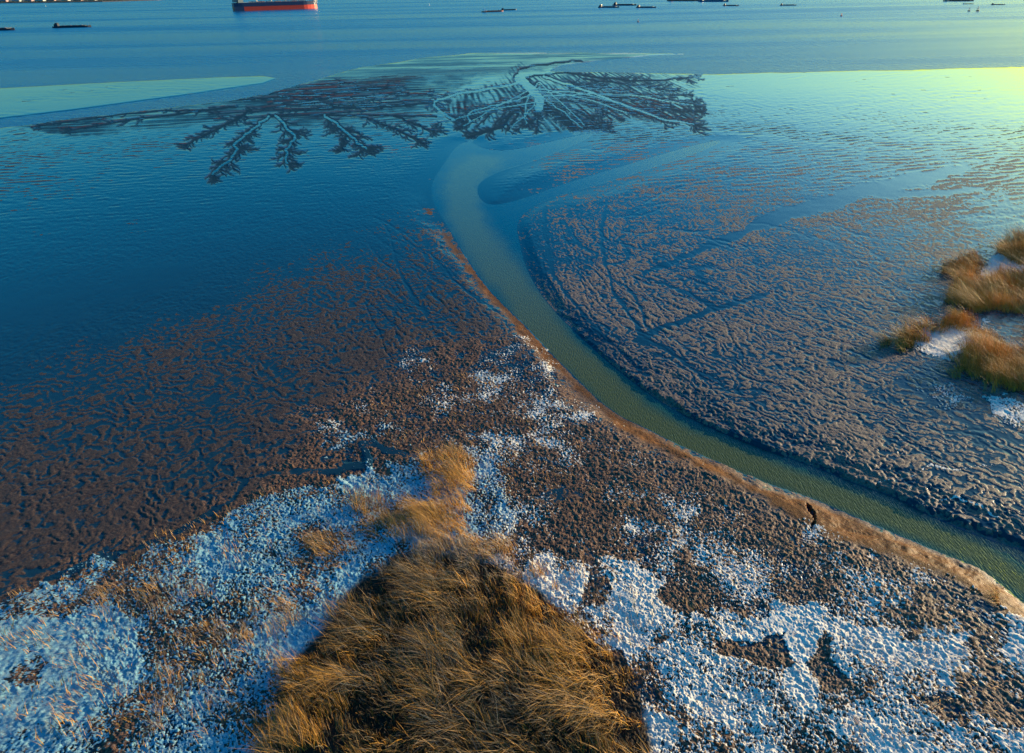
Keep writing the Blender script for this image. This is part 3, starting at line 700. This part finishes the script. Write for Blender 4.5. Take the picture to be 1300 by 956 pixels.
place('grass_tuft', [(540, 590), (560, 578), (590, 585), (605, 610), (610, 650), (600, 680), (560, 680), (540, 650), (555, 620)], 80, 1.3, .80, .05, 'bright orange tall tuft standing at the upper tip of the large reed bed', 21, group=TG, thin=.1)
place('grass_tuft', [(455, 640), (480, 628), (530, 625), (550, 650), (545, 680), (500, 682), (460, 670)], 70, 1.1, .55, .1, 'rusty brown tuft just left of the bright orange tuft', 22, group=TG, thin=.15)
place('grass_tuft', [(390, 690), (405, 672), (440, 665), (455, 680), (430, 705), (395, 712)], 65, .9, .42, .15, 'small brown tuft in ice at the left end of the rusty tuft', 23, group=TG, thin=.2)
place('grass_tuft', [(520, 690), (600, 675), (640, 690), (670, 712), (660, 732), (600, 712), (540, 705)], 60, 1.2, .75, .35, 'frosted orange strip of grass along the upper edge of the large reed bed', 24, group=TG, thin=.2)
place('grass_tuft', [(345, 870), (350, 840), (390, 815), (420, 830), (440, 870), (420, 960), (350, 960)], 60, 1.5, .62, .05, 'yellowish tuft at the lower left corner of the large reed bed', 25, group=TG, clump=.0)
place('frosted_grass', [(195, 840), (230, 808), (290, 800), (320, 830), (320, 880), (250, 960), (200, 950)], 45, .9, .45, .3, 'frosty brown patch of grass at the bottom left beside smooth ice', 26, kind='stuff', clump=.1)
place('frosted_grass', [(170, 765), (200, 745), (270, 740), (300, 770), (270, 800), (200, 800)], 40, .8, .50, .35, 'thin pinkish frosted grass above the smooth ice', 27, kind='stuff', clump=.25)
place('frosted_grass', [(90, 745), (140, 728), (155, 750), (120, 775), (90, 770)], 35, .7, .6, .3, 'small orange tuft furthest left in the speckled ice', 28, kind='stuff', clump=.3)
place('frosted_grass', [(320, 780), (345, 760), (400, 770), (400, 810), (340, 830)], 45, .9, .35, .3, 'dull brown thin grass between the ice patch and the large reed bed', 29, kind='stuff', clump=.2)
place('grass_tuft', [(1254, 752), (1262, 742), (1272, 744), (1272, 760), (1262, 766)], 420, .5, 1.0, 0, 'small bright yellow tussock on the sand bank at the creek bend on the right', 30, group=TG, zb=.6)
place('dry_stalks', [(-60, 860), (0, 770), (100, 718), (250, 660), (330, 632), (480, 600), (560, 590), (600, 640), (480, 700), (400, 760), (370, 860), (330, 960), (-60, 960)], 9, .6, .45, .1, 'sparse dry stalks sticking out of the blue-toned snow cover at the lower left', 71, kind='stuff', wd=.03, clump=-.4)
place('dry_stalks', [(660, 740), (740, 725), (860, 760), (980, 780), (1090, 790), (1290, 800), (1400, 870), (1400, 980), (840, 980), (800, 840)], 6, .5, .5, .1, 'sparse dry stalks sticking out of the white frost at the lower right', 72, kind='stuff', wd=.03, clump=-.1)
place('dry_stalks', [(430, 540), (560, 470), (650, 470), (760, 560), (960, 650), (1150, 725), (1240, 775), (1100, 780), (900, 750), (760, 700), (640, 640), (520, 575)], 7, .4, .5, .1, 'sparse short stubble on the speckled mud between the large reed bed and the creek', 73, kind='stuff', wd=.03, clump=-.2)
RG = 'reed islands on the right of the mudflat'
CW = dict(group=RG, zb=.5, wd=.022)
place('reed_clump', [(1262, 318), (1275, 306), (1300, 300), (1380, 300), (1400, 330), (1330, 338), (1290, 334)], 60, 2.7, .72, 0, 'uppermost reed island, cut by the right edge of the picture', 41, **CW)
place('reed_clump', [(1190, 345), (1208, 332), (1235, 326), (1255, 335), (1248, 346), (1215, 350)], 65, 2.2, .62, 0, 'low brown reed island at the upper left tip of the island group', 42, **CW)
place('reed_clump', [(1205, 385), (1212, 366), (1240, 352), (1300, 345), (1400, 352), (1410, 400), (1320, 402), (1240, 398)], 60, 3.0, .80, 0, 'big golden reed mound in the middle of the island group', 43, **CW)
place('reed_clump', [(1170, 418), (1190, 408), (1222, 398), (1232, 408), (1215, 420), (1185, 424)], 70, 2.0, .78, 0, 'narrow reed strip above the white snow of the island group', 44, **CW)
place('reed_clump', [(1132, 438), (1142, 424), (1165, 416), (1170, 432), (1160, 446), (1140, 448)], 70, 2.2, .68, 0, 'small round reed clump left of the white snow patch', 45, **CW)
place('reed_clump', [(1100, 443), (1112, 434), (1130, 436), (1138, 446), (1120, 450)], 70, 1.6, .35, 0, 'dark low reed clump, furthest left of the islands', 46, **CW)
place('reed_clump', [(1210, 480), (1205, 455), (1225, 438), (1262, 440), (1320, 446), (1400, 460), (1420, 510), (1320, 500), (1250, 494)], 60, 2.9, .70, 0, 'wide brown reed mound below the snow, lowest of the islands', 47, **CW)
place('reed_clump', [(1298, 420), (1330, 408), (1390, 420), (1380, 440), (1310, 436)], 36, 1.8, .3, 0, 'sliver of reeds at the right edge between the two big mounds', 48, **CW)
place('reed_clump', [(1232, 428), (1250, 420), (1268, 428), (1258, 438), (1236, 438)], 45, 1.0, .62, 0, 'little orange tuft on top of the lowest mound', 49, **CW)

# ------------------------------------------------------------------ shipping
NAVY = plain('navy_paint', (.010, .030, .10), .4); RED = plain('red_antifouling', (.75, .05, .03), .5, var=.12, scale=.05); ORG = plain('deck_orange', (.75, .30, .10), .5)
CREAM = plain('cream_paint', (.80, .62, .42), .5, var=.1); GREY = plain('grey_steel', (.16, .17, .19), .5); DARK = plain('dark_steel', (.012, .02, .045), .6)
RUST = plain('rust_paint', (.38, .13, .09), .7); WHITE = plain('white_paint', (.8, .8, .78), .5, var=.08); GLASS = plain('dark_glass', (.02, .03, .04), .1)
def hull_secs(L, Bm, z0, z1, n=22, bow=.16, stern=.06, flare=0, bottom=.96, rise=0.0):
    out = []
    for i in range(n+1):
        t = i/n; x = (t-.5)*L
        b0 = min(1, ((1-t)/bow)**.55 if t > 1-bow else 1); b0 *= min(1, .72+.28*(t/stern)) if t < stern else 1
        b0 = max(b0, .03)
        zz = z1+rise*max(0, (t-.9)/.1)**1.4
        ex = flare*max(0, (t-.9)/.1)
        out.append([(x, -b0*Bm/2*bottom, z0), (x+ex, -b0*Bm/2, zz), (x+ex, b0*Bm/2, zz), (x, b0*Bm/2*bottom, z0)])
    return out
def bulk_carrier(pa, pb):
    a = at(*pa); b = at(*pb); L = float(np.hypot(*(b-a)[:2])); c = (a+b)/2; rz = math.atan2(b[1]-a[1], b[0]-a[0])
    t = empty('cargo_ship', (c[0], c[1], 0), rz); k = L/215
    MB().loft(hull_secs(L, 30, -3*k, 10.0*k, flare=0)).build('lower_hull', RED, t)
    MB().loft(hull_secs(L, 30.5, 10.0*k, 18.5*k, flare=3*k, bottom=1, rise=3*k)).build('upper_hull', NAVY, t)
    # dark stern quarter painted lower down
    MB().box((-L*.445, 0, 5*k), (L*.105, 30.9, 10.2*k)).build('stern_panel', NAVY, t)
    for i in range(7):
        x = -L*.27+i*L*.098
        h = MB().box((x, 0, 19.6*k), (L*.07, 18, 2.4*k)).build('hatch_cover', RUST if i % 2 else GREY, t)
        MB().box((x, 0, 21*k), (L*.004, 18.4, .6*k)).build('hatch_rib', DARK, h)
    s = MB().box((-L*.415, 0, 26*k), (L*.06, 25, 15*k), .05, .05).box((-L*.41, 0, 35*k), (L*.05, 29, 3*k)).build('superstructure', CREAM, t)
    MB().box((-L*.384, 0, 35.3*k), (.5, 27, 1.3*k)).build('bridge_window', GLASS, s)
    MB().box((-L*.47, 0, 24*k), (L*.04, 22, 8*k)).box((-L*.463, 0, 34*k), (7*k, 8, 12*k), .15, .15).build('funnel', GREY, t)
    for i in range(4):
        x = -L*.22+i*L*.17
        cr = MB().cyl((x, 0, 18*k), (x, 0, 31*k), 1.5*k, 1.2*k).box((x, 0, 31.5*k), (4*k, 4*k, 3*k)).build('deck_crane', CREAM, t)
        MB().cyl((x, 0, 31*k), (x+L*.10, 2, 27*k), .6*k, .4*k, 6).build('jib', ORG, cr)
    MB().cyl((L*.46, 0, 20*k), (L*.46, 0, 32*k), .5*k, .3*k, 8).build('foremast', WHITE, t)
    m = MB()
    for sy in (-1, 1):
        m.box((0, sy*15, 19.6*k), (L*.8, .25, .3))
        for i in range(40): m.box((-L*.4+i*L*.0205, sy*15, 19*k), (.25, .25, 1.4*k))
    m.build('railing', WHITE, t)
    return tag(t, 'big red and navy cargo ship with cream superstructure anchored at the top left', 'ship')
bulk_carrier((297, 14.2), (403, 10.6))
BG = 'barges and coasters lying in the estuary'
def barge(pa, pb, label, hull=DARK, load=GREY, loaded=1, house=1):
    a = at(*pa); b = at(*pb); L = float(np.hypot(*(b-a)[:2])); c = (a+b)/2; rz = math.atan2(b[1]-a[1], b[0]-a[0])
    t = empty('barge', (c[0], c[1], 0), rz); k = L/70; B_ = 13*k
    MB().loft(hull_secs(L, B_, -1*k, 2.6*k, n=16, bow=.12, bottom=.92, rise=1.2*k)).build('hull', hull, t)
    MB().box((L*.03, B_*.42, 3.1*k), (L*.66, .3*k, 1.3*k)).box((L*.03, -B_*.42, 3.1*k), (L*.66, .3*k, 1.3*k)).box((L*.36, 0, 3.1*k), (.3*k, B_*.8, 1.3*k)).box((-L*.30, 0, 3.1*k), (.3*k, B_*.8, 1.3*k)).build('coaming', hull, t)
    if loaded:
        S = []
        for i in range(11):
            x = -L*.27+i*L*.06; hh = (3.0+1.5*math.sin(i*1.9)**2)*k*(1 if 0 < i < 10 else .8)
            S.append([(x, -B_*.38, 2.4*k), (x, -B_*.12, hh), (x, B_*.12, hh), (x, B_*.38, 2.4*k)])
        MB().loft(S).build('cargo', load, t)
    if house:
        h = MB().box((-L*.40, 0, 4.6*k), (L*.10, B_*.72, 4.2*k), .06, .06).box((-L*.39, 0, 7.6*k), (L*.06, B_*.6, 2.2*k), .1, .1).build('deckhouse', WHITE if house == 2 else hull, t)
        MB().box((-L*.358, 0, 7.9*k), (.2*k, B_*.5, .8*k)).build('window', GLASS, h)
        MB().cyl((-L*.42, 0, 8*k), (-L*.42, 0, 13*k), .25*k, .12*k, 6).build('mast', GREY, t)
    MB().cyl((L*.44, 0, 3*k), (L*.44, 0, 7*k), .2*k, .12*k, 6).build('bow_post', GREY, t)
    return tag(t, label, 'barge', BG)
barge((68, 35.4), (116, 34.2), 'long dark barge at the left, below and left of the cargo ship')
barge((-30, 38.9), (19, 38.2), 'dark barge cut by the left edge of the picture')
barge((612, 15.6), (639, 14.6), 'rusty red barge with dark cargo, near the top centre', RUST, DARK, house=2)
barge((636, 13.2), (656, 12.6), 'small dark barge touching the bow of the rusty red one')
barge((760, 9.6), (786, 9.6), 'lower left of the three dark barges right of the top centre')
barge((778, 7.0), (808, 6.8), 'upper of the three dark barges right of the top centre')
barge((808, 9.8), (833, 9.8), 'right one of the three dark barges right of the top centre')
barge((848, 1.2), (888, 1.2), 'long brownish barge at the very top edge, right of the three dark barges', RUST)
barge((887, 2.1), (925, 2.0), 'blue grey barge at the very top edge behind the flat dark one', plain('slate_paint', (.02, .10, .18), .5))
barge((918, 7.4), (938, 7.4), 'short dark barge below the blue grey barge at the top edge')
barge((990, 7.0), (1011, 6.9), 'lone flat dark barge halfway between top centre and the right corner', loaded=0)
barge((1197, 1.6), (1236, 1.4), 'brown barge at the top right corner in the yellow glare', RUST, ORG, house=2)
barge((1222, 5.2), (1236, 5.1), 'tiny barge close below the brown one in the glare', RUST, ORG, house=2)
barge((1258, 6.2), (1276, 6.0), 'flat brown barge furthest right', RUST, loaded=0)
def buoy(p, col, label, k=1.0):
    a = at(*p); t = empty('navigation_buoy', (a[0], a[1], 0))
    MB().cyl((0, 0, -.6*k), (0, 0, 1.0*k), 1.9*k, 1.9*k, 16).cyl((0, 0, 1.0*k), (0, 0, 1.3*k), 1.9*k, 1.1*k, 16).build('float', col, t)
    m = MB()
    for i in range(4):
        an = i*math.pi/2; m.cyl((1.3*k*math.cos(an), 1.3*k*math.sin(an), 1.2*k), (.35*k*math.cos(an), .35*k*math.sin(an), 5*k), .12*k, .1*k, 6)
    m.box((0, 0, 3.2*k), (1.5*k, 1.5*k, .15*k)).build('frame', col, t)
    MB().cyl((0, 0, 5*k), (0, 0, 5.7*k), .4*k, .3*k, 8).build('lantern', WHITE, t)
    return tag(t, label, 'buoy', 'buoys in the estuary')
buoy((1068, 20.5), RED, 'red buoy below the lone flat barge, right of the top centre', .8)
buoy((1230, 14.3), RUST, 'rust coloured buoy below the tiny barge in the glare')
buoy((1241, 14.3), ORG, 'orange buoy just right of the rust coloured one in the glare', 1.3)
buoy((58, 8.2), WHITE, 'white buoy near the far shore at the top left')
buoy((810, 28.2), RUST, 'lone brown buoy below the three dark barges', .8)
buoy((545, 7.0), WHITE, 'white buoy left of the rusty red barge')
# ------------------------------------------------------------------ far shore
g = NB('far_bank'); n = g.noise(.02, 5); g.L(g.mix(n, (.05, .06, .055), (.14, .11, .08)), g.b.inputs['Base Color']); g.b.inputs['Roughness'].default_value = .9
top = [at(px, py)[:2] for px, py in ((-200, 8.2), (-60, 5.6), (0, 4.3), (60, 3.7), (130, 2.6), (200, .4), (240, -3))]
mb = MB(); n = len(top)
for i, p in enumerate(top):
    d = np.array(p)/np.linalg.norm(p)
    for off, zz in ((0, -1), (14, 3.5), (60, 4.5), (2500, 6)): mb.v.append((p[0]+d[0]*off, p[1]+d[1]*off, zz))
for i in range(n-1):
    for k in range(3): mb.f.append((i*4+k, (i+1)*4+k, (i+1)*4+k+1, i*4+k+1))
tag(mb.build('far_shore', g.m), kind='structure')
PINK = plain('pale_brick', (.42, .26, .26), .8); PALE = plain('pale_render', (.5, .52, .5), .8); ROOF = plain('blue_roof', (.04, .10, .2), .5)
desc = ['pale pink', 'grey white', 'low dark roofed', 'wide pink', 'plain pale']
rr_ = random.Random(3)
xs = [6, 22, 38, 52, 66, 84, 100, 118]
names = ['furthest left', 'second from the left', 'third from the left', 'fourth from the left', 'fourth from the right', 'third from the right', 'second from the right', 'furthest right']
for i, px in enumerate(xs):
    py = float(np.interp(px, [0, 60, 130, 200], [4.3, 3.7, 2.6, .4]))-.55
    p = at(px, py); t = empty('warehouse', (p[0], p[1], 4.6), rr_.uniform(-.2, .2)); wd = rr_.uniform(34, 52); hh = rr_.uniform(8, 14); dp_ = 24
    wl = MB().box((0, 0, hh/2), (wd, dp_, hh)).build('wall', [PINK, PALE, PINK, PALE][i % 4], t)
    MB().loft([[(x, -dp_/2-1, hh), (x, 0, hh+4), (x, dp_/2+1, hh)] for x in (-wd/2-1, wd/2+1)]).build('roof', ROOF, t)
    for k in range(6): MB().box((-wd/2+(k+.5)*wd/6, -dp_/2-.1, hh*.55), (wd/11, .25, hh*.25)).build('window', GLASS, wl)
    tag(t, 'distant %s warehouse on the far shore at the top left, %s' % ('pink walled' if i % 2 == 0 else 'pale walled', names[i]), 'building', 'warehouses on the far shore')
# scrub belt on the far bank
fv = []; ff = []
for i in range(900):
    px = rr_.uniform(-120, 200); py = float(np.interp(px, [-120, 0, 60, 130, 200], [6.6, 4.3, 3.7, 2.6, .4]))-rr_.uniform(.15, .45)
    p = at(px, py); s = rr_.uniform(2.5, 6); n = len(fv); zc = 4+s*.5
    for k in range(6):
        d = [(1, 0, 0), (-1, 0, 0), (0, 1, 0), (0, -1, 0), (0, 0, 1), (0, 0, -1)][k]; fv.append((p[0]+d[0]*s*rr_.uniform(.6, 1.3), p[1]+d[1]*s*rr_.uniform(.6, 1.3), zc+d[2]*s*rr_.uniform(.5, .9)))
    for a in ((0, 2), (2, 1), (1, 3), (3, 0)): ff += [(n+a[0], n+a[1], n+4), (n+a[1], n+a[0], n+5)]
mb = MB(); mb.v = fv; mb.f = ff; tag(mb.build('shore_scrub', plain('scrub', (.035, .05, .03), .9)), 'dark scrub belt along the far shore at the top left', 'scrub', kind='stuff')
